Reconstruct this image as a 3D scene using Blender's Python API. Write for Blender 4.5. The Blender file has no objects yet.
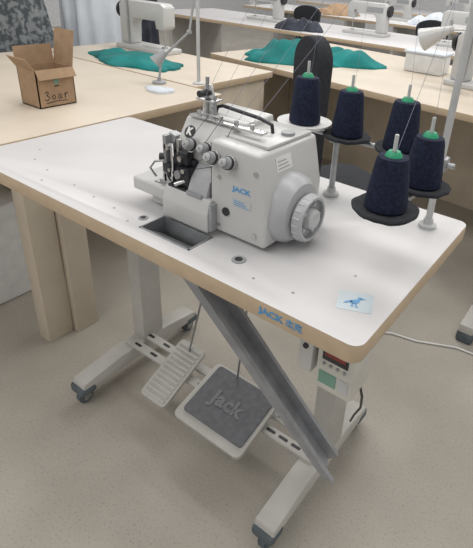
import bpy, bmesh, math, random
from mathutils import Vector, Matrix, Euler, noise
random.seed(4)
scene=bpy.context.scene
COL=bpy.context.collection
MATS={}
def mat(name,col,rough=.5,metal=0.,var=.06,scale=20.,bump=0.,spec=.5,emit=None,col2=None,thr=None):
    if name in MATS: return MATS[name]
    m=bpy.data.materials.new(name);m.use_nodes=True;nt=m.node_tree
    b=nt.nodes['Principled BSDF']
    b.inputs['Roughness'].default_value=rough;b.inputs['Metallic'].default_value=metal
    b.inputs['Specular IOR Level'].default_value=spec
    tc=nt.nodes.new('ShaderNodeTexCoord');n=nt.nodes.new('ShaderNodeTexNoise')
    n.inputs['Scale'].default_value=scale;n.inputs['Detail'].default_value=6
    nt.links.new(tc.outputs['Object'],n.inputs['Vector'])
    r=nt.nodes.new('ShaderNodeValToRGB')
    c2=col2 if col2 else tuple(min(1,c*(1+var)) for c in col); c1=col if col2 else tuple(c*(1-var) for c in col)
    r.color_ramp.elements[0].color=(*c1,1);r.color_ramp.elements[1].color=(*c2,1)
    lo,hi=thr if thr else (.35,.65)
    r.color_ramp.elements[0].position=lo;r.color_ramp.elements[1].position=hi
    nt.links.new(n.outputs['Fac'],r.inputs['Fac']);nt.links.new(r.outputs['Color'],b.inputs['Base Color'])
    if bump:
        bp=nt.nodes.new('ShaderNodeBump');bp.inputs['Strength'].default_value=bump;bp.inputs['Distance'].default_value=.002
        nt.links.new(n.outputs['Fac'],bp.inputs['Height']);nt.links.new(bp.outputs['Normal'],b.inputs['Normal'])
    MATS[name]=m;return m
WHITE_TOP=mat('white_laminate',(.60,.59,.59),.42,var=.03,scale=6)
BEIGE=mat('beige_edge_band',(.51,.395,.27),.5,var=.05,scale=30)
CREAM=mat('cream_laminate',(.56,.49,.40),.45,var=.04,scale=5)
CREAMP=mat('cream_panel',(.55,.48,.38),.5,var=.05,scale=8)
FRAME=mat('frame_paint',(.46,.45,.42),.45,var=.05,scale=12)
MWHITE=mat('machine_enamel',(.52,.52,.51),.28,var=.02,scale=10)
MGREY=mat('machine_grey',(.30,.31,.32),.4,var=.04)
CHROME=mat('chrome',(.62,.62,.62),.22,1.,var=.05)
STEEL=mat('brushed_steel',(.36,.37,.38),.42,.8,var=.12,scale=40)
GALV=mat('galvanised_chute',(.32,.33,.35),.42,.35,var=.12,scale=18)
BLACK=mat('black_plastic',(.025,.025,.028),.45)
DARK=mat('dark_mechanism',(.04,.04,.045),.35,.5,var=.4,scale=60)
RUBBER=mat('rubber_mat',(.13,.135,.145),.75,var=.12,scale=60,bump=.3)
RUBBERL=mat('rubber_lettering',(.18,.185,.195),.7,var=.1,scale=60)
CASTER=mat('caster_rubber',(.09,.11,.12),.7,var=.2)
NAVY=mat('navy_thread',(.010,.014,.035),.85,var=.4,scale=160,bump=.4,spec=.3)
GREEN=mat('green_core',(.02,.30,.15),.45)
FELT=mat('black_felt',(.02,.022,.027),.95,var=.2,scale=80,bump=.4)
PLATEW=mat('grey_plate',(.48,.49,.49),.5)
BLUE=mat('logo_blue',(.10,.32,.60),.4)
TEAL=mat('teal_fabric',(.0,.15,.145),.85,var=.25,scale=6,bump=.2)
CARD=mat('cardboard',(.34,.225,.135),.8,var=.1,scale=25)
INK=mat('ink',(.03,.03,.03),.7)
PAPER=mat('white_paper',(.7,.7,.69),.7)
FLOORM=mat('concrete_floor',(.345,.315,.27),.6,scale=2.2,col2=(.415,.385,.335))
WALLM=mat('wall_paint',(.72,.73,.75),.8)
CTRL=mat('control_box_cream',(.56,.55,.50),.5)
LABELG=mat('label_green',(.16,.30,.24),.5)
RED=mat('red_display',(.22,.03,.03),.3)
GREYCLOTH=mat('patterned_cloth',(.06,.07,.08),.9,scale=30,col2=(.20,.22,.23),thr=(.44,.58),bump=.3)
WHITECLOTH=mat('white_cloth',(.56,.60,.65),.9,var=.05,scale=10,bump=.2)
GUARD=mat('guard_grey',(.39,.40,.41),.35)
STICK=mat('sticker_pale',(.46,.53,.57),.3)
THREADM=mat('thread_strand',(.25,.26,.33),.7)
DENIM=mat('dark_cloth',(.03,.035,.05),.9,var=.3,scale=12)
nt=FLOORM.node_tree;b=nt.nodes['Principled BSDF']
tc=[n for n in nt.nodes if n.type=='TEX_COORD'][0];ramp=[n for n in nt.nodes if n.type=='VALTORGB'][0]
v=nt.nodes.new('ShaderNodeTexNoise');v.inputs['Scale'].default_value=150;v.inputs['Detail'].default_value=3
nt.links.new(tc.outputs['Object'],v.inputs['Vector'])
r2=nt.nodes.new('ShaderNodeValToRGB');r2.color_ramp.elements[0].position=.30;r2.color_ramp.elements[0].color=(.78,.77,.76,1)
r2.color_ramp.elements[1].position=.42;r2.color_ramp.elements[1].color=(1,1,1,1)
e=r2.color_ramp.elements.new(.75);e.color=(1.06,1.06,1.07,1)
nt.links.new(v.outputs['Fac'],r2.inputs['Fac'])
mx=nt.nodes.new('ShaderNodeMix');mx.data_type='RGBA';mx.blend_type='MULTIPLY';mx.inputs[0].default_value=1
nt.links.new(ramp.outputs['Color'],mx.inputs[6]);nt.links.new(r2.outputs['Color'],mx.inputs[7]);nt.links.new(mx.outputs[2],b.inputs['Base Color'])

class MB:
    def __init__(s): s.bm=bmesh.new();s.mats=[]
    def mi(s,m):
        if m not in s.mats: s.mats.append(m)
        return s.mats.index(m)
    def absorb(s,t,m,M=None,fm=None):
        i=s.mi(m)
        for f in t.faces: f.material_index=i
        if fm:
            for f in t.faces:
                k=fm(f)
                if k is not None: f.material_index=s.mi(k)
        if M is not None: bmesh.ops.transform(t,matrix=M,verts=t.verts)
        me=bpy.data.meshes.new('t');t.to_mesh(me);t.free();s.bm.from_mesh(me);bpy.data.meshes.remove(me);return s
    def box(s,x0,x1,y0,y1,z0,z1,m,bev=0,M=None,seg=2,fm=None):
        t=bmesh.new();bmesh.ops.create_cube(t,size=1)
        for q in t.verts: q.co=Vector(((x0+x1)/2+q.co.x*(x1-x0),(y0+y1)/2+q.co.y*(y1-y0),(z0+z1)/2+q.co.z*(z1-z0)))
        if bev: bmesh.ops.bevel(t,geom=list(t.edges),offset=bev,segments=seg,affect='EDGES',profile=.5)
        t.normal_update();return s.absorb(t,m,M,fm)
    def prism(s,poly,axis,a,b,m,bev=0,M=None,seg=2,fm=None):
        t=bmesh.new()
        def P(u,v,w): return {'z':(u,v,w),'y':(u,w,v),'x':(w,u,v)}[axis]
        vs=[t.verts.new(P(u,v,a)) for u,v in poly];f=t.faces.new(vs)
        r=bmesh.ops.extrude_face_region(t,geom=[f]);k={'z':2,'y':1,'x':0}[axis]
        for g in r['geom']:
            if isinstance(g,bmesh.types.BMVert): g.co[k]=b
        bmesh.ops.recalc_face_normals(t,faces=t.faces)
        if bev: bmesh.ops.bevel(t,geom=[e for e in t.edges if e.calc_face_angle(0)>.35],offset=bev,segments=seg,affect='EDGES',profile=.5)
        t.normal_update();return s.absorb(t,m,M,fm)
    def cyl(s,p0,p1,r0,m,r1=None,seg=24,bev=0):
        p0=Vector(p0);p1=Vector(p1);d=p1-p0;L=d.length;r1=r0 if r1 is None else r1
        t=bmesh.new();bmesh.ops.create_cone(t,cap_ends=True,segments=seg,radius1=r0,radius2=r1,depth=L)
        if bev: bmesh.ops.bevel(t,geom=[e for e in t.edges if e.calc_face_angle(0)>1.],offset=bev,segments=2,affect='EDGES')
        return s.absorb(t,m,Matrix.Translation((p0+p1)/2)@d.to_track_quat('Z','Y').to_matrix().to_4x4())
    def lathe(s,prof,o,d,m,seg=32):
        t=bmesh.new();rings=[]
        for r,h in prof:
            rings.append([t.verts.new((r*math.cos(2*math.pi*i/seg),r*math.sin(2*math.pi*i/seg),h)) for i in range(seg)] if r>1e-6 else [t.verts.new((0,0,h))])
        for A,B in zip(rings,rings[1:]):
            for i in range(seg):
                j=(i+1)%seg
                if len(A)==1 and len(B)==1: continue
                if len(A)==1: t.faces.new((A[0],B[i],B[j]))
                elif len(B)==1: t.faces.new((A[i],A[j],B[0]))
                else: t.faces.new((A[i],A[j],B[j],B[i]))
        bmesh.ops.recalc_face_normals(t,faces=t.faces)
        return s.absorb(t,m,Matrix.Translation(o)@Vector(d).to_track_quat('Z','Y').to_matrix().to_4x4())
    def tube(s,pts,r,m,seg=8):
        pts=[Vector(p) for p in pts];t=bmesh.new();prev=None;n=len(pts)
        for i,p in enumerate(pts):
            d=(pts[min(i+1,n-1)]-pts[max(i-1,0)]).normalized()
            a=d.cross(Vector((.13,.27,.95)));a=a if a.length>.05 else d.cross(Vector((1,0,0)));a.normalize();b=d.cross(a)
            R=[t.verts.new(p+r*(a*math.cos(2*math.pi*k/seg)+b*math.sin(2*math.pi*k/seg))) for k in range(seg)]
            if prev:
                for k in range(seg): t.faces.new((prev[k],prev[(k+1)%seg],R[(k+1)%seg],R[k]))
            else: t.faces.new(R)
            prev=R
        t.faces.new(prev);bmesh.ops.recalc_face_normals(t,faces=t.faces)
        return s.absorb(t,m)
    def done(s,name,parent=None,label=None,angle=35,cat=None,group=None):
        me=bpy.data.meshes.new(name);s.bm.to_mesh(me);s.bm.free()
        for m in s.mats: me.materials.append(m)
        for p in me.polygons: p.use_smooth=True
        me.set_sharp_from_angle(angle=math.radians(angle))
        o=bpy.data.objects.new(name,me);COL.objects.link(o)
        if parent: o.parent=parent;o.matrix_parent_inverse=Matrix.Translation(-Vector(parent.location))
        if label:o['label']=label
        if cat:o['category']=cat
        if group:o['group']=group
        return o
def root(name,loc,label,cat,group=None):
    o=bpy.data.objects.new(name,None);o.location=loc;o.empty_display_size=.05;COL.objects.link(o)
    o['label']=label;o['category']=cat
    if group:o['group']=group
    return o
def text(name,body,size,M,m,parent,ext=.0006,shear=0,bold=0,label=None):
    cu=bpy.data.curves.new('txt','FONT');cu.body=body;cu.size=size;cu.extrude=ext;cu.align_x='CENTER';cu.align_y='CENTER';cu.shear=shear;cu.offset=bold
    ob=bpy.data.objects.new('txt',cu);COL.objects.link(ob)
    dg=bpy.context.evaluated_depsgraph_get();me=bpy.data.meshes.new_from_object(ob.evaluated_get(dg))
    bpy.data.objects.remove(ob);me.materials.clear();me.materials.append(m);me.transform(M)
    o=bpy.data.objects.new(name,me);COL.objects.link(o)
    if parent: o.parent=parent;o.matrix_parent_inverse=Matrix.Translation(-Vector(parent.location))
    if label:o['label']=label
    return o
def boolcut(o,cuts):
    for (x0,x1,y0,y1,z0,z1) in cuts:
        c=MB().box(x0,x1,y0,y1,z0,z1,o.data.materials[0]).done('cutter')
        md=o.modifiers.new('b','BOOLEAN');md.object=c;md.operation='DIFFERENCE';md.solver='EXACT'
        dg=bpy.context.evaluated_depsgraph_get();me=bpy.data.meshes.new_from_object(o.evaluated_get(dg))
        o.modifiers.clear();o.data=me;bpy.data.objects.remove(c)
def rrect(x0,x1,y0,y1,r,n=6):
    P=[]
    for cx,cy,a0 in ((x1-r,y1-r,0),(x0+r,y1-r,90),(x0+r,y0+r,180),(x1-r,y0+r,270)):
        for i in range(n+1):
            a=math.radians(a0+90*i/n);P.append((cx+r*math.cos(a),cy+r*math.sin(a)))
    return P
def ell(cx,cy,a,b,rot=0,n=20):
    c,s=math.cos(rot),math.sin(rot)
    return [(cx+a*math.cos(t)*c-b*math.sin(t)*s,cy+a*math.cos(t)*s+b*math.sin(t)*c) for t in [2*math.pi*i/n for i in range(n)]]
FRONT=lambda x,y,z,a=90:Matrix.Translation((x,y,z))@Matrix.Rotation(math.radians(a),4,'X')
RIGHT=lambda x,y,z:Matrix.Translation((x,y,z))@Matrix.Rotation(math.radians(90),4,'Z')@Matrix.Rotation(math.radians(90),4,'X')
WIDE=lambda f:Matrix.Diagonal((f,1,1,1))
T=.867
topfm=lambda edge:(lambda f: edge if abs(f.normal.z)<.7 else None)
# ---- main table
tb=root('sewing_table',(0,0,0),'white overlock sewing table with beige edge on grey steel frame','sewing table')
top=MB().prism(rrect(-.6,.6,-.275,.275,.022),'z',T-.036,T,WHITE_TOP,bev=.0015,fm=topfm(BEIGE)).done('tabletop',tb,'white laminate top with beige edge band')
boolcut(top,[(.06,.205,-.238,-.168,T-.2,T+.1)])
for x,y in ((-.5,-.12),(-.44,-.17),(-.35,-.19),(-.22,-.2),(-.13,-.21),(-.05,-.215),(.36,-.23),(.44,-.22),(.02,-.235),(.5,-.1),(-.3,-.235)):
    MB().cyl((x,y,T-.001),(x,y,T+.0006),.003,MGREY,seg=12).done('screw_mark',tb)
for x,y,r in ((.30,-.20,.014),(.035,-.205,.011)):
    MB().cyl((x,y,T-.001),(x,y,T+.002),r,MGREY,seg=24,bev=.0007).cyl((x,y,T),(x,y,T+.0026),r*.55,BLACK,seg=20).done('hole_plug',tb,'grey and black round plug')
text('lettering','JACK',.018,FRONT(.434,-.2757,T-.018)@WIDE(1.2),BLUE,tb,bold=.0004,label='blue brand lettering')
text('lettering','杰克',.017,FRONT(.481,-.2757,T-.018),BLUE,tb,bold=.0001,label='blue brand lettering')
SM=Matrix.Translation((.537,-.172,T))@Matrix.Rotation(math.radians(22),4,'Z')
MB().prism(rrect(-.03,.03,-.027,.027,.004),'z',0,.0006,STICK,M=SM).done('sticker',tb,'pale rectangular sticker')
mb=MB()
for P in (ell(.0,-.001,.009,.0055,.5),ell(.0075,.0095,.0042,.0038),[(.010,.012),(.018,.010),(.010,.0075)],[(-.004,-.003),(-.019,-.010),(-.016,-.004),(-.006,.002)],[(.0,-.005),(.002,-.016),(.008,-.017),(.0045,-.014),(.003,-.005)],[(-.004,-.005),(-.006,-.015),(-.001,-.017),(-.003,-.013),(-.001,-.005)]):
    mb.prism(P,'z',.0005,.0012,BLUE,M=SM)
mb.done('bird_emblem',tb,'blue bird emblem')
CY=.12
for x in (-.39,.39):
    MB().box(x-.03,x+.03,CY-.045,CY+.045,.10,T-.061,FRAME,.006).box(x-.024,x+.024,CY-.036,CY+.036,T-.12,T-.052,STEEL,.003).done('leg_column',tb,'grey painted rectangular steel column')
    MB().prism([(-.19,.062),(-.18,.098),(-.02,.118),(.19,.118),(.33,.098),(.34,.062)],'x',x-.032,x+.032,FRAME,bev=.006).done('foot_bar',tb)
    MB().box(x-.035,x+.035,-.2,.25,T-.058,T-.037,FRAME,.004).done('top_bracket',tb)
    for y in (-.165,.315):
        k=MB();k.box(x-.034,x+.034,y-.03,y+.03,.048,.082,CASTER,.01)
        k.cyl((x-.014,y,.026),(x+.014,y,.026),.026,CASTER,seg=28,bev=.004);k.cyl((x-.018,y,.026),(x+.018,y,.026),.012,STEEL,seg=16)
        k.box(x-.02,x-.015,y-.014,y+.014,.02,.056,STEEL,.002);k.box(x+.015,x+.02,y-.014,y+.014,.02,.056,STEEL,.002)
        k.done('caster',tb,'dark grey swivel caster')
for y in (.022,.082):
    k=MB();k.box(-.40,.40,y,y+.034,.118,.128,FRAME,.002)
    for x in (-.35,-.27,-.04,.245,.29,.335): k.prism(rrect(x-.016,x+.016,y+.012,y+.022,.004),'z',.1275,.1288,BLACK)
    k.done('cross_rail',tb,'slotted grey steel rail between feet')
MB().box(-.38,.38,CY-.03,CY+.03,T-.13,T-.09,FRAME,.004).done('cross_beam',tb)
def tilt(x,y,z,a): return Matrix.Translation((x,y,z))@Matrix.Rotation(math.radians(a),4,'X')
M=tilt(-.145,.018,.14,26)
k=MB();k.prism(rrect(-.056,.056,-.112,.108,.015),'z',-.008,.006,FRAME,bev=.002,M=M)
for i in range(12): k.box(-.048,.048,-.096+i*.017-.004,-.096+i*.017+.004,.006,.0105,FRAME,.0015,M=M)
k.box(-.03,.03,.02,.05,-.03,-.008,FRAME,.002,M=M)
k.done('small_treadle',tb,'grey ribbed steel foot treadle')
M=tilt(.095,.013,.145,15)
k=MB();k.prism(rrect(-.132,.132,-.11,.108,.02),'z',-.012,.006,FRAME,bev=.003,M=M)
k.box(-.04,.04,.0,.05,-.03,-.012,FRAME,.002,M=M)
k.done('large_treadle',tb,'wide grey steel foot treadle')
MB().prism(rrect(-.112,.12,-.082,.098,.012),'z',.006,.013,RUBBER,bev=.002,M=M).done('treadle_mat',tb,'dark grey rubber treadle mat')
text('lettering','Jack',.064,M@Matrix.Translation((.0,.002,.0135))@WIDE(1.1),RUBBERL,tb,ext=.002,bold=.0026,label='embossed rubber lettering')
for P in ([(-.145,.09,.18),(-.05,.07,.5),(.05,.03,T-.05)],[(.06,.1,.17),(.12,.06,.5),(.2,0,T-.05)]):
    MB().tube(P,.0035,STEEL).done('linkage_rod',tb)
# ---- chute
cd=root('waste_chute',(.13,-.2,.7),'long grey galvanised scrap chute hanging under table','waste chute')
A=Vector((.154,-.205,T-.06));B=Vector((.484,-.025,.195));B=A+(B-A)*.955;ax=(B-A);L=ax.length;zx=ax.normalized()
side=Vector((.46,-.88,0)).normalized() ;side=(side-zx*side.dot(zx)).normalized();up=zx.cross(side);up=-up if up.z<0 else up
CM=Matrix([[side.x,up.x,zx.x,A.x],[side.y,up.y,zx.y,A.y],[side.z,up.z,zx.z,A.z],[0,0,0,1]])
CM=CM@Matrix.Rotation(math.radians(-8),4,'Z')
k=MB();w=.031
k.prism([(-w-.010,.030),(-w-.010,.028),(-w,.028),(-w,0),(w,0),(w,.028),(w+.012,.028),(w+.012,.030),(w-.002,.030),(w-.002,.002),(-w+.002,.002),(-w+.002,.030)],'z',0,L,GALV,M=CM)
k.done('channel',cd)
k=MB()
k.prism([(.0605,-.2375),(.2045,-.2375),(.2045,-.1685),(.0605,-.1685)],'z',T-.060,T-.058,GALV)
for b_ in ((.06,.064,-.238,-.168),(.201,.205,-.238,-.168),(.06,.205,-.238,-.234),(.06,.205,-.172,-.168)): k.box(b_[0]+.0005,b_[1]-.0005,b_[2]+.0005,b_[3]-.0005,T-.060,T+.0015,STEEL)
k.prism([(-.232,T-.002),(-.232,T-.004),(-.18,T-.04),(-.18,T-.036)],'x',.066,.199,STEEL)
k.done('inlet_tray',cd,'steel inlet tray set in the table')
# ---- control box
cb=root('motor_control_box',(.5,-.1,.7),'cream control box with display under the tabletop','control box')
k=MB();k.box(.472,.555,-.165,-.08,.625,.79,CTRL,.008);k.box(.48,.54,-.12,-.09,.785,T-.0365,FRAME,.002);k.done('housing',cb)
k=MB();k.box(.486,.542,-.1675,-.1645,.706,.740,BLACK,.001);k.box(.492,.536,-.1685,-.167,.718,.736,RED);k.done('display',cb,'dark control panel with red display')
MB().box(.482,.520,-.1668,-.1645,.645,.675,LABELG).done('rating_label',cb,'green rating label')
MB().box(.526,.546,-.1668,-.1645,.645,.675,PLATEW).done('rating_label',cb,'grey rating label')
for i in range(4): MB().cyl((.491+i*.015,-.164,.696),(.491+i*.015,-.1690,.696),.0032,MGREY,seg=12).done('button',cb)
MB().tube([(.535,-.09,.63),(.54,-.06,.55),(.52,.0,.45),(.47,.1,.3),(.44,.16,.2)],.003,BLACK).done('power_cable',cb,'black cable')
MB().box(.43,.463,-.165,-.10,.65,.80,MWHITE,.004).done('switch_housing',cb,'white power switch housing')
for z_,m_ in ((.745,GREEN),(.715,BLACK)): MB().cyl((.447,-.164,z_),(.447,-.169,z_),.006,m_,seg=14).done('switch_button',cb)
# ---- overlock
om=root('overlock_sewing_machine',(.15,-.06,T+.001),'white industrial overlock machine with round handwheel','sewing machine')
T1=T+.0005
MB().prism([(.0,.878),(.325,.878),(.325,.925),(.0,.925)],'y',-.15,.05,MWHITE,bev=.006).done('machine_base',om)
for x in (.03,.29):
    for y in (-.12,.02): MB().cyl((x,y,T1),(x,y,T+.014),.014,BLACK,seg=16).done('rubber_foot',om)
MB().prism([(-.167,.905),(-.167,.930),(-.163,.934),(-.045,.934),(-.045,.905)],'x',-.038,.10,MWHITE,bev=.002).done('cloth_plate',om,'white squared work plate')
k=MB();k.prism([(.185,.878),(.325,.878),(.327,.97),(.305,1.066),(.185,1.07)],'y',-.155,.04,MWHITE,bev=.007,seg=3)
k.box(.183,.187,-.150,.03,.885,1.062,BLACK);k.done('machine_column',om,'white enamel column')
MB().prism([(-.125,.995),(-.13,1.035),(-.10,1.082),(.03,1.088),(.045,1.0),(.045,.93),(-.01,.92),(-.03,.99)],'x',.068,.20,MWHITE,bev=.005,seg=3).done('machine_head',om)
MB().prism([(-.176,.876),(-.176,.915),(-.165,.945),(-.15,.945),(-.15,.876)],'x',.065,.195,MWHITE,bev=.003).done('looper_cover',om,'white hinged front cover')
MB().box(.196,.203,-.172,-.15,.88,.94,MGREY,.001).done('cover_latch',om)
k=MB();k.prism([(-.168,.935),(-.15,.975),(-.128,1.0),(-.08,1.0),(-.08,.935)],'x',.126,.180,GUARD,bev=.004);k.box(.13,.172,-.169,-.15,.942,.95,MGREY,.001);k.done('side_shield',om,'grey finger shield')
k=MB()
k.box(.062,.092,-.14,-.10,.955,1.01,DARK,.003);k.cyl((.078,-.135,.93),(.078,-.135,1.04),.005,CHROME);k.cyl((.062,-.14,.935),(.062,-.14,1.03),.004,CHROME)
k.box(.05,.07,-.155,-.125,.965,.985,BLACK,.002);k.cyl((.05,-.14,.995),(.035,-.15,.995),.008,BLACK);k.box(.045,.055,-.15,-.11,.94,1.045,STEEL,.002)
k.box(.09,.126,-.158,-.13,.945,.99,DARK,.003);k.cyl((.10,-.164,.975),(.10,-.13,.975),.009,STEEL);k.cyl((.095,-.165,.952),(.12,-.15,.965),.005,CHROME)
k.box(.04,.066,-.13,-.09,1.0,1.035,BLACK,.004);k.cyl((.055,-.135,1.02),(.055,-.15,1.02),.007,CHROME);k.box(.066,.124,-.137,-.115,.985,1.004,DARK,.002)
k.box(.088,.116,-.15,-.13,.993,1.02,DARK,.002);k.cyl((.098,-.155,1.006),(.098,-.13,1.006),.006,CHROME);k.tube([(.07,-.145,1.03),(.085,-.158,1.01),(.088,-.165,.98),(.082,-.16,.955)],.002,CHROME)
k.box(.072,.126,-.165,-.12,.936,.948,DARK,.002);k.cyl((.04,-.12,.96),(.015,-.12,.955),.004,CHROME);k.box(.036,.05,-.145,-.12,.945,.99,DARK,.002)
k.cyl((.114,-.162,.985),(.114,-.15,.985),.005,CHROME);k.cyl((.07,-.158,.975),(.07,-.15,.975),.004,CHROME)
k.prism([(.04,1.0),(.065,1.012),(.07,1.045),(.05,1.05)],'y',-.135,-.115,STEEL,bev=.002);k.done('needle_bar_assembly',om,'dark and chrome needle mechanism')
k=MB();k.prism([(.03,.935),(.085,.935),(.085,.94),(.06,.948),(.05,.962),(.042,.962),(.046,.945),(.03,.94)],'y',-.15,-.115,CHROME,bev=.001);k.box(.02,.10,-.155,-.08,.934,.9365,STEEL);k.done('presser_foot',om,'chrome presser foot and needle plate')
MB().tube([(.02,-.15,.945),(.012,-.158,.965),(.03,-.16,.985),(.05,-.15,.99)],.0025,STEEL).done('finger_guard',om)
for x in (.118,.158,.200,.240):
    k=MB();z=1.036;y=-.132 if x<.185 else -.158
    d=Vector((0,-.93,.36)).normalized();o=Vector((x,y,z))
    k.cyl(o,o+d*.007,.0155,CHROME,bev=.001);k.cyl(o+d*.007,o+d*.011,.0135,BLACK);k.cyl(o+d*.011,o+d*.021,.0125,MGREY,r1=.0105,bev=.001);k.cyl(o+d*.021,o+d*.028,.008,PLATEW,bev=.002);k.cyl(o+d*.028,o+d*.032,.003,CHROME)
    k.done('tension_knob',om,'grey and chrome tension knob')
k=MB();k.box(.08,.27,-.105,-.085,1.084,1.089,CHROME,.001)
for x in (.1,.13,.16,.2,.24): k.cyl((x,-.095,1.088),(x,-.095,1.098),.0045,CHROME,seg=12)
k.done('thread_guide',om,'chrome thread guide bar')
k=MB();k.prism([(.075,1.085),(.105,1.085),(.108,1.12),(.10,1.145),(.082,1.145),(.078,1.115)],'y',-.06,-.055,CHROME,bev=.001)
k.box(.07,.12,-.075,-.045,1.112,1.116,CHROME,.001);k.cyl((.09,-.06,1.08),(.09,-.06,1.16),.004,STEEL);k.cyl((.09,-.06,1.128),(.09,-.085,1.128),.007,BLACK);k.cyl((.112,-.06,1.08),(.112,-.06,1.125),.003,STEEL)
k.done('thread_eyelet_bracket',om,'chrome thread bracket')
MB().tube([(.10,-.045,1.085),(.105,-.045,1.098),(.12,-.045,1.103),(.22,-.045,1.097),(.25,-.045,1.09),(.256,-.045,1.06)],.004,DARK,seg=12).done('handle',om,'dark carrying handle rod')
k=MB();k.box(.19,.30,-.12,.03,1.066,1.074,MWHITE,.003);k.box(.192,.298,-.118,.028,1.0645,1.0665,BLACK);k.cyl((.28,-.03,1.07),(.28,-.03,1.08),.014,MGREY);k.done('top_lid',om)
MB().lathe([(0,0),(.072,0),(.074,.01),(.070,.035),(.058,.05),(.05,.052),(0,.052)],(.305,-.075,.943),(1,0,0),GUARD,seg=48).done('belt_guard',om,'round grey belt guard')
k=MB();k.lathe([(0,0),(.03,0),(.03,.006),(.045,.008),(.048,.012),(.048,.026),(.045,.031),(.040,.031)],(.352,-.075,.935),(1,0,0),GUARD,seg=48)
k.lathe([(.040,.031),(.038,.022),(.022,.020)],(.352,-.075,.935),(1,0,0),MGREY,seg=48);k.lathe([(.022,.020),(.020,.034),(.016,.037),(0,.037)],(.352,-.075,.935),(1,0,0),PLATEW,seg=32)
for i in range(20):
    a=2*math.pi*i/20;c=Vector((.352+.019,-.075+.0478*math.cos(a),.935+.0478*math.sin(a)));k.cyl(c-Vector((.007,0,0)),c+Vector((.007,0,0)),.0017,PLATEW,seg=6)
for i in range(5):
    a=2*math.pi*i/5;k.cyl((.372,-.075+.030*math.cos(a),.935+.03*math.sin(a)),(.379,-.075+.030*math.cos(a),.935+.03*math.sin(a)),.004,PLATEW,seg=12)
k.done('handwheel',om,'pale ribbed handwheel')
RP=Matrix.Translation((.3118,-.085,1.037))@Matrix.Rotation(math.radians(-12.9),4,'Y')
k=MB();k.box(-.001,.001,-.025,.025,-.014,.014,PAPER,M=RP)
for i in range(3): k.box(.0009,.0013,-.02,.018-i*.005,-.009+i*.007,-.007+i*.007,MGREY,M=RP)
k.done('rating_plate',om,'pale rectangular sticker')
text('lettering','JACK',.014,FRONT(.266,-.1556,.986)@WIDE(1.35),BLUE,om,ext=.0002,bold=.0005,label='blue brand lettering')
k=MB();k.box(.244,.290,-.1562,-.155,.950,.966,PLATEW)
for i in range(3): k.box(.248,.286-i*.006,-.1566,-.1561,.9525+i*.0045,.954+i*.0045,BLUE)
k.done('model_label',om,'pale model label with blue print')
for x,z,r,m_ in ((.228,.93,.009,DARK),(.30,.90,.006,CHROME),(.30,1.03,.005,CHROME),(.21,1.0,.004,CHROME),(.21,.895,.004,CHROME)): MB().cyl((x,-.154,z),(x,-.158,z),r,m_,seg=20).done('cover_screw',om)
a0=57.5;EM=FRONT(.094,-.1175,1.056,a0)
MB().prism(ell(0,0,.0135,.0135,n=28),'z',-.002,.001,INK,M=EM).done('emblem_disc',om,'round dark emblem disc')
text('emblem_letter','K',.022,EM@Matrix.Translation((0,0,.0014)),PAPER,om,bold=.0010)
for i,x in enumerate((.118,.158,.200)):
    MB().tube([(.13+i*.035,-.095,1.098),(x,-.142,1.05),(x,-.165 if i>1 else -.14,1.02),(.09+i*.01,-.16,.985),(.08,-.158,.95)],.0006,NAVY,seg=4).done('needle_thread',om,'thin navy thread')
# ---- thread stand
ts=root('thread_stand',(.4,.18,T),'steel thread stand with round cone trays','thread stand')
PZ=1.035;T2=T+.0005
cones=[(.207,.145,.064,'g',.037,.105,PZ+.014),(.308,.172,.055,'b',.037,.102,PZ),(.440,.172,.055,'b',.038,.104,PZ),(.553,.010,.052,'b',.035,.090,PZ),(.545,-.128,.054,'b',.035,.088,PZ)]
k=MB();k.cyl((.275,.19,T2),(.275,.19,PZ+.01),.0075,STEEL);k.lathe([(0,0),(.02,0),(.02,.006),(.011,.01),(.011,.02),(0,.02)],(.275,.19,T2),(0,0,1),PLATEW);k.done('pole',ts,'short grey pole')
k=MB();k.cyl((.53,.19,T2),(.53,.19,1.75),.0075,PLATEW);k.lathe([(0,0),(.02,0),(.02,.006),(.011,.01),(.011,.02),(0,.02)],(.53,.19,T2),(0,0,1),PLATEW);k.done('pole',ts,'tall grey pole')
k=MB();k.cyl((.20,.19,PZ-.015),(.56,.19,PZ-.015),.006,STEEL)
for c in cones[:3]: k.cyl((c[0],.19,PZ-.015),(c[0],c[1],c[6]-.010),.005,STEEL)
k.tube([(.53,.19,PZ-.015),(.55,.10,PZ-.013),(.553,.01,PZ-.012),(.545,-.128,PZ-.012)],.006,STEEL)
k.box(.515,.545,.175,.205,PZ-.03,PZ,STEEL,.004);k.box(.26,.29,.175,.205,PZ-.03,PZ-.008,STEEL,.004);k.done('support_arm',ts)
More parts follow.
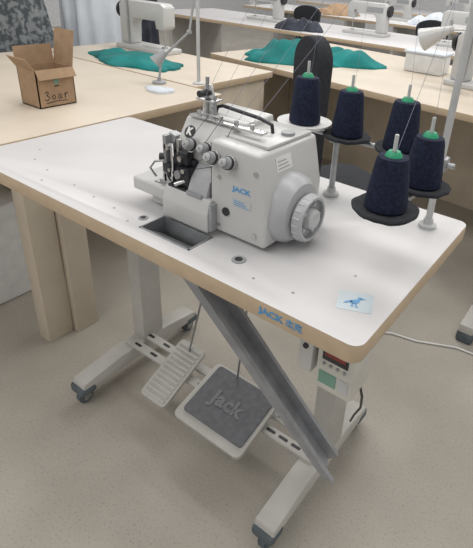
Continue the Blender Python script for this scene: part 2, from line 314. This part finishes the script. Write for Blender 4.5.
for ci,(x,y,R_,c,cr,H,z_) in enumerate(cones):
    if c=='g': MB().lathe([(0,-.006),(R_-.006,-.006),(R_,-.001),(R_+.001,.003),(R_-.003,.002),(R_-.008,-.001),(0,-.001)],(x,y,z_),(0,0,1),PAPER,seg=40).done('cone_tray',ts,'white tray')
    else:
        t=bmesh.new();N=48;rg=[]
        for r_,h_ in ((R_*.5,-.007),(R_*.93,-.007),(R_,-.004),(R_*1.02,.0),(R_*.97,.0025),(R_*.6,-.0005)):
            rg.append([t.verts.new((r_*(1+.05*noise.noise((math.cos(2*math.pi*i/N)*2,math.sin(2*math.pi*i/N)*2,ci*3.)))*math.cos(2*math.pi*i/N),r_*(1+.05*noise.noise((math.cos(2*math.pi*i/N)*2,math.sin(2*math.pi*i/N)*2,ci*3.)))*math.sin(2*math.pi*i/N),h_+(.002*noise.noise((i*.4,ci,r_*30)) if r_>R_*.7 else 0))) for i in range(N)])
        for a_,b_ in zip(rg,rg[1:]):
            for i in range(N): t.faces.new((a_[i],a_[(i+1)%N],b_[(i+1)%N],b_[i]))
        t.faces.new(rg[0]);t.faces.new(rg[-1]);bmesh.ops.recalc_face_normals(t,faces=t.faces)
        MB().absorb(t,FELT,Matrix.Translation((x,y,z_))).done('cone_tray',ts,'black felt tray')
    MB().cyl((x,y,z_),(x,y,z_+H+.035),.0033,PLATEW,seg=12,bev=.001).done('spindle',ts)
MB().cyl((.20,.19,1.70),(.60,.19,1.70),.005,STEEL).done('guide_bar',ts)
for x,y,R_,c,cr,H,z_ in cones:
    o_=(x,y,z_-.0005)
    tc_=root('thread_cone',o_,'navy blue thread cone with green plastic core','thread cone','thread cones on the stand')
    MB().lathe([(.006,.0),(cr-.003,.0),(cr,.004),(cr,.012),(cr*.76,H-.008),(cr*.68,H),(.012,H+.001)],o_,(0,0,1),NAVY,seg=40).done('thread_winding',tc_)
    MB().lathe([(.0045,H+.008),(.009,H+.009),(.0115,H+.006),(.0145,H),(.0145,H-.002)],o_,(0,0,1),GREEN,seg=28).done('plastic_core',tc_,'green plastic core')
for i,c in enumerate(cones):
    gx=.24+i*.08
    MB().tube([(c[0],c[1]+.01,c[6]+c[5]+.004),(gx,.19,1.69),(.1+i*.035,-.095,1.1)],.0004,THREADM,seg=4).done('thread_strand',ts,'thin thread running up to the guide')
# ---- room
def struct(mb,name):
    o=mb.done(name);o['kind']='structure';o['label']=name.replace('_',' ');o['category']='room';return o
struct(MB().box(-9,6,-4,12,-.1,0,FLOORM),'floor')
struct(MB().box(-9,6,12,12.15,0,3.2,WALLM),'wall_back')
struct(MB().box(-9.15,-9,-4,12,0,3.2,WALLM),'wall_left')
def wtable(x0,x1,y0,y1,z,label,topm,edge,panels,rot=0,pm=None,group=None):
    r=root('work_table',((x0+x1)/2,(y0+y1)/2,0),label,'table',group)
    MB().prism(rrect(x0,x1,y0,y1,.01),'z',z-.035,z,topm,bev=.0015,fm=topfm(edge)).done('tabletop',r)
    for p in panels: MB().box(p[0],p[1],p[2],p[3],0,z-.036,pm or CREAMP,.003).done('leg_panel',r)
    r.rotation_euler=(0,0,math.radians(rot));return r
wtable(-2.35,-.80,-.75,.985,.8,'cream laminate work table with panel legs',CREAM,BEIGE,[(-.805,-.735,-.08,.02),(-.745,-.71,.025,.12),(-2.3,-2.26,-.6,.9),(-1.7,-.86,.93,.955)])
wtable(-2.35,-.99,1.0,1.66,.8,'cream laminate work table beside the long bench',CREAM,BEIGE,[(-1.06,-1.0,1.02,1.06),(-1.04,-1.01,1.07,1.6),(-2.3,-2.26,1.1,1.6)])
wtable(-1.6,1.3,1.645,2.95,.8,'cream work table with beige wooden edge',CREAM,BEIGE,[(-1.55,-1.51,1.75,2.85),(.9,.94,1.75,2.85),(-1.50,.89,2.4,2.43)],rot=-7)
for a_ in ((-4.2,.6,3.5,4.6),(-4.5,1.5,5.6,6.7),(-5.,2.5,7.8,8.9)):
    wtable(*a_,.8,'long white sewing bench',WHITE_TOP,BEIGE,[(x_,x_+.05,a_[2]+.1,a_[3]-.1) for x_ in (-4,-2,0)],pm=FRAME,group='long white benches')
wtable(-6.,-3.1,.6,1.6,.8,'long white sewing bench',WHITE_TOP,BEIGE,[(-5.9,-5.85,.7,1.5),(-3.3,-3.25,.7,1.5)],pm=FRAME,group='long white benches')
# ---- carton
bx=root('cardboard_box',(-1.17,.3,.8),'open brown cardboard box with handwriting on the front','box')
x0,x1,y0,y1,z0,z1=-1.22,-1.09,.228,.39,.801,.95
k=MB();k.box(x0,x1,y0,y1,z0,z0+.004,CARD);k.box(x1-.004,x1,y0,y1,z0,z1,CARD);k.box(x0,x0+.004,y0,y1,z0,z1,CARD);k.box(x0,x1,y0,y0+.004,z0,z1,CARD);k.box(x0,x1,y1-.004,y1,z0,z1,CARD);k.done('box_body',bx)
MB().box(0,.075,y0,y1,-.0015,.0015,CARD,M=Matrix.Translation((x0,0,z1))@Matrix.Rotation(math.radians(-95),4,'Y')).done('flap',bx)
MB().box(x0,x1,0,.14,-.0015,.0015,CARD,M=Matrix.Translation((0,y1,z1))@Matrix.Rotation(math.radians(80),4,'X')).done('flap',bx)
MB().box(x0,x1,-.055,0,-.0015,.0015,CARD,M=Matrix.Translation((0,y0,z1))@Matrix.Rotation(math.radians(-55),4,'X')).done('flap',bx)
MB().box(0,.04,y0,y1,-.0015,.0015,CARD,M=Matrix.Translation((x1,0,z1))@Matrix.Rotation(math.radians(60),4,'Y')).done('flap',bx)
def stroke(pts,cx,cy,s):
    P=[]
    pts=[Vector((p[0],p[1],0)) for p in pts];n=len(pts)
    for i in range(n-1):
        p0=pts[max(i-1,0)];p1=pts[i];p2=pts[i+1];p3=pts[min(i+2,n-1)]
        for t in [j/6 for j in range(6)]:
            P.append(.5*((2*p1)+(p2-p0)*t+(2*p0-5*p1+4*p2-p3)*t*t+(3*p1-p0-3*p2+p3)*t**3))
    P.append(pts[-1])
    return [(x1+.0012,cx+q.x*s,cy+q.y*s) for q in P]
for st,cx in (([(0,.9),(.3,1.1),(.5,.85),(.2,.6),(.55,.4),(.45,.05),(.1,-.05),(-.05,.15)],.255),
              ([(.3,.55),(.08,.45),(.0,.25),(.12,.02),(.35,.05),(.45,.3),(.3,.55)],.285),
              ([(.4,.55),(.15,.5),(.0,.2),(.15,-.05),(.4,.2),(.45,.5),(.42,.1),(.6,.0)],.310),
              ([(.0,.6),(.05,.1),(.03,-.05),(.08,.35),(.3,.65),(.45,.5)],.340),
              ([(0,.1),(1.5,.25),(3,.15)],.258)):
    zc=.832 if st[-1]!=(3,.15) else .816
    MB().tube(stroke(st,cx,zc,.030),.0013,INK,seg=6).done('handwriting_stroke',bx,'black handwriting')
MB().cyl((x1,.31,.900),(x1+.001,.31,.900),.011,LABELG,seg=20).done('printed_mark',bx)
MB().box(x1,x1+.001,.30,.32,.88,.885,INK).done('printed_mark',bx)
# ---- cloth
def heap(name,cx,cy,z,rx,ry,h,m,label,cat='fabric',seed=0,rot=0):
    t=bmesh.new();NR,NA=44,140;rings=[]
    for i in range(1,NR+1):
        f=i/NR;R=[]
        for j in range(NA):
            a=2*math.pi*j/NA
            w_=1+.30*noise.noise((math.cos(a)*1.6+seed,math.sin(a)*1.6,seed*.7))+.09*noise.noise((math.cos(a)*4,math.sin(a)*4,seed))
            x=rx*f*w_*math.cos(a);y=ry*f*w_*math.sin(a)
            wx=x+.07*noise.noise((x*5,y*5,seed));wy=y+.07*noise.noise((x*5,y*5,seed+9))
            fold=.5+.5*math.sin(wx*24+wy*16+4*noise.noise((x*3,y*3,seed)))
            fold2=.5+.5*math.sin(wx*16-wy*30+4*noise.noise((x*3,y*3,seed+4)))
            base=.5+.4*noise.noise((x*3+seed,y*3,seed))
            hh=h*(1-f**3)*(base+.26*fold+.2*fold2)+.008*fold
            R.append(t.verts.new((x,y,max(.004,hh+.004))))
        rings.append(R)
    c=t.verts.new((0,0,sum(q.co.z for q in rings[0])/NA))
    for j in range(NA): t.faces.new((c,rings[0][j],rings[0][(j+1)%NA]))
    for A_,B_ in zip(rings,rings[1:]):
        for j in range(NA): t.faces.new((A_[j],B_[j],B_[(j+1)%NA],A_[(j+1)%NA]))
    low=[t.verts.new((q.co.x,q.co.y,0)) for q in rings[-1]]
    for j in range(NA): t.faces.new((rings[-1][j],low[j],low[(j+1)%NA],rings[-1][(j+1)%NA]))
    bmesh.ops.recalc_face_normals(t,faces=t.faces)
    k=MB();k.absorb(t,m);o=k.done(name,None,label,80,cat);o.location=(cx,cy,z);o.rotation_euler=(0,0,rot);return o
heap('fabric_pile',-1.70,1.18,.8,.36,.16,.06,TEAL,'crumpled teal fabric lying on the cream bench',seed=1)
heap('fabric_pile',-1.08,2.18,.8,.48,.25,.13,TEAL,'large crumpled teal fabric pile on the back table',seed=5,rot=.5)
heap('white_cloth_scrap',-1.04,.80,.8,.085,.05,.015,WHITECLOTH,'small crumpled white scrap on cream bench',seed=8)
heap('fabric_pile',.35,2.5,.8,.16,.12,.05,WHITECLOTH,'folded white fabric on the back table',seed=9)
heap('fabric_pile',-2.2,3.75,.8,.3,.2,.12,DENIM,'dark fabric pile on a white bench',seed=19)
heap('fabric_pile',.1,3.9,.8,.3,.2,.12,TEAL,'teal fabric pile on a white bench',seed=23)
heap('fabric_pile',-1.6,6.0,.8,.3,.25,.15,WHITECLOTH,'white fabric pile on a white bench',seed=29)
heap('fabric_pile',-3.0,5.95,.8,.3,.25,.15,CARD,'brown fabric pile on a white bench',seed=31)
def garment(cx,cy,z0,z1,w,dp,m,label,seed):
    t=bmesh.new();NZ,NA=26,80;P=None
    for i in range(NZ+1):
        f=i/NZ;z=z0+(z1-z0)*f;tap=1.0-.25*f;R=[]
        for j in range(NA):
            a=2*math.pi*j/NA;n_=1+.13*math.sin(a*11+seed+f*1.5)*(1-f*.5)+.15*noise.noise((a*2,f*3,seed))
            R.append(t.verts.new((w*tap*n_*math.cos(a),dp*tap*n_*math.sin(a),z)))
        if P:
            for j in range(NA): t.faces.new((P[j],P[(j+1)%NA],R[(j+1)%NA],R[j]))
        else: t.faces.new(R)
        P=R
    t.faces.new(P);bmesh.ops.recalc_face_normals(t,faces=t.faces)
    k=MB();k.absorb(t,m);o=k.done('hanging_garment',None,label,60,'garment');o.location=(cx,cy,0);return o
garment(-2.62,.95,0.0,1.5,.16,.30,GREYCLOTH,'grey patterned garment hanging beside the bench',1)
garment(-2.65,1.62,0.0,1.5,.15,.28,WHITECLOTH,'white garment hanging beside the bench',4)
garment(-2.9,2.25,0.0,1.45,.15,.2,DENIM,'dark garment hanging behind the bench',7)
def lock(cx,cy,z,rot,label,group):
    r=root('sewing_machine',(0,0,0),label,'sewing machine',group)
    MB().prism(rrect(-.24,.24,-.09,.09,.02),'z',0.0005,.03,MWHITE,bev=.005).done('machine_bed',r)
    MB().prism([(-.22,.17),(-.22,.29),(-.19,.31),(.18,.31),(.22,.28),(.22,.03),(.12,.03),(.11,.17),(.08,.20),(-.13,.20),(-.14,.15),(-.20,.15)],'y',-.05,.05,MWHITE,bev=.01,seg=2).done('machine_arm',r)
    MB().cyl((-.17,0,.035),(-.17,0,.16),.005,CHROME).box(-.185,-.155,-.012,.02,.031,.04,CHROME,.002).done('needle_bar',r)
    MB().cyl((-.12,-.05,.22),(-.12,-.07,.22),.014,CHROME).done('tension_knob',r)
    MB().box(.0,.18,-.052,-.049,.22,.27,MGREY).done('control_panel',r)
    MB().cyl((.22,0,.24),(.25,0,.24),.055,BLACK,bev=.006).done('handwheel',r)
    MB().cyl((.12,.06,.02),(.12,.06,.55),.006,STEEL).cyl((.02,.06,.54),(.22,.06,.54),.004,STEEL).done('thread_pole',r)
    r.location=(cx,cy,z);r.rotation_euler=(0,0,rot);return r
G='sewing machines on the rear benches'
lock(-1.98,1.55,.8,3.14,'white flatbed sewing machine on the cream bench',G)
lock(.12,2.25,.8,2.9,'white flatbed sewing machine on the back table',G)
for x_,y_ in ((-1.6,4.1),(-.6,4.1),(-2.9,4.1),(-2.2,6.2),(-.9,6.2),(-3.4,8.3),(-2.,8.3),(-.6,8.3)):
    lock(x_,y_,.8,0,'white flatbed sewing machine on white bench',G)
sb=root('storage_box',(-.3,2.52,.8),'white plastic storage box on the back table','box')
MB().box(-.48,-.22,2.44,2.60,.801,.92,PAPER,.01).done('box_body',sb);MB().box(-.49,-.21,2.43,2.61,.92,.935,WHITECLOTH,.005).done('box_lid',sb)
def lamp(name,base,pts,head,hd,label,m=PLATEW,hr=.045,hl=.05):
    r=root(name,base,label,'lamp')
    MB().lathe([(0,0.0005),(.035,0.0005),(.035,.010),(.010,.015),(.010,.03),(0,.03)],base,(0,0,1),m).done('lamp_base',r)
    k=MB();P=[Vector(base)+Vector((0,0,.02))]+[Vector(p) for p in pts]
    for a,b_ in zip(P,P[1:]):
        k.cyl(a,b_,.006,m,seg=12);k.cyl(Vector(b_)-Vector((.010,0,0)),Vector(b_)+Vector((.010,0,0)),.010,MGREY,seg=12)
    k.done('lamp_arm',r)
    h=Vector(head);d=Vector(hd).normalized();MB().lathe([(0,-.03),(.015,-.03),(.02,-.01),(hr,hl),(hr-.003,hl),(.017,-.006),(0,-.006)],h,d,m).done('lamp_shade',r);return r
lamp('articulated_lamp',(-1.16,.91,.8),[(-1.17,.94,.92),(-1.08,1.05,1.05),(-1.10,1.12,1.25)],(-1.17,.94,.93),(-.4,-.5,-.6),'grey articulated machine lamp clamped on the bench',MGREY,.035,.045)
lamp('articulated_lamp',(.18,2.02,.8),[(.25,2.1,1.15),(-.10,2.1,1.12)],(-.12,2.1,1.115),(-1,-.1,-.5),'white articulated lamp above the back table',MWHITE,.065,.15)
pl_=root('thread_pole',(-1.03,1.06,.8),'tall thin grey vertical thread pole on the bench','pole')
MB().cyl((-1.03,1.06,.801),(-1.03,1.06,1.75),.009,PLATEW).done('pole_tube',pl_);MB().lathe([(0,0),(.03,0),(.03,.006),(.012,.012),(0,.012)],(-1.03,1.06,.8005),(0,0,1),PLATEW).done('pole_base',pl_)
def chair(cx,cy,rot,label,group=None,bw=.075,bh=1.19,sw=.19):
    ch=root('office_chair',(0,0,0),label,'chair',group)
    P=[(-bw*.9,.62),(bw*.9,.62)]+[(bw*1.05*math.cos(a),bh-.09+.09*math.sin(a)) for a in [math.pi*j/10 for j in range(11)]]
    MB().prism(P,'y',-.24,-.18,FELT,bev=.008,seg=3).done('backrest',ch)
    MB().prism(rrect(-sw,sw,-.19,.19,.08),'z',.5,.57,FELT,bev=.02,seg=3).done('seat',ch)
    k=MB();k.cyl((0,0,.08),(0,0,.5),.025,BLACK);k.box(-.02,.02,-.25,0,.46,.5,BLACK,.005);k.box(-.015,.015,-.265,-.235,.46,.66,BLACK,.003)
    for i in range(5):
        a=2*math.pi*i/5+.3;e_=Vector((.26*math.cos(a),.26*math.sin(a),.06));k.cyl((0,0,.1),e_,.018,BLACK,r1=.012);k.cyl(e_+Vector((-.01,0,-.035)),e_+Vector((.01,0,-.035)),.025,BLACK)
    k.done('chair_base',ch)
    ch.location=(cx,cy,0);ch.rotation_euler=(0,0,rot);return ch
chair(-.06,.93,-.44,'black upholstered chair with a tall narrow rounded backrest',None,.085,1.165,.22)
for x_,y_,r_ in ((-2.9,5.15,.1),(-1.2,5.15,0)): chair(x_,y_,r_,'black workshop chair standing at a sewing bench','chairs at the rear benches',.18,.95)
nb=root('sewing_table',(.95,1.15,0),'white neighbouring sewing table on grey steel legs','sewing table')
MB().prism(rrect(.50,1.6,.93,1.36,.03),'z',.76,.8,WHITE_TOP,bev=.0015,fm=topfm(BEIGE)).done('tabletop',nb)
for x in (.56,1.5):
    MB().box(x-.03,x+.03,1.15,1.23,.08,.76,FRAME,.005).done('leg_column',nb)
    MB().box(x-.03,x+.03,.98,1.36,.05,.09,FRAME,.005).done('foot_bar',nb)
    for y in (1.02,1.32): MB().box(x-.035,x+.035,y-.04,y+.04,0,.052,CASTER,.012).done('caster',nb)
lock(.86,1.15,.8,3.14,'white flatbed sewing machine on neighbouring table',G)
MB().tube([(.2,.78,.006),(.3,.84,.006),(.4,.86,.006),(.55,.93,.006),(.8,.95,.006)],.004,PAPER).done('floor_cable',None,'white cable lying on the floor',40,'cable')
MB().prism([(-.5,0),(-.2,0),(-.21,.42),(-.3,.45),(-.48,.43)],'x',-1.35,-1.1,PAPER,bev=.02,M=Matrix.Translation((0,.35,0))).done('paper_sack',None,'white sack standing under the cream bench',40,'sack')
# ---- light
w=bpy.data.worlds.new('w');scene.world=w;w.use_nodes=True;w.node_tree.nodes['Background'].inputs[0].default_value=(1,.985,.97,1);w.node_tree.nodes['Background'].inputs[1].default_value=.62
def area(loc,sx,sy,e_,c=(1,.98,.95)):
    l=bpy.data.lights.new('a','AREA');l.shape='RECTANGLE';l.size=sx;l.size_y=sy;l.energy=e_;l.color=c
    o=bpy.data.objects.new('ceiling_light',l);o.location=loc;COL.objects.link(o)
area((.2,.3,3.0),3.0,.5,30);area((-1.6,2.4,3.0),3,.5,45);area((1.5,3.5,3.),3,.5,45);area((-1,-1.8,3.),3,.5,28);area((-2,6,3.),5,.5,80)
scene.view_settings.view_transform='Standard'
c=bpy.data.cameras.new('camera');c.sensor_fit='HORIZONTAL';c.sensor_width=36;c.lens=493.3/473*36;c.shift_x=-.1077;c.shift_y=-.1256;c.clip_start=.02
co=bpy.data.objects.new('camera',c);co.location=(.812,-.824,1.374);co.rotation_euler=(1.105,-.065,.612);COL.objects.link(co);scene.camera=co
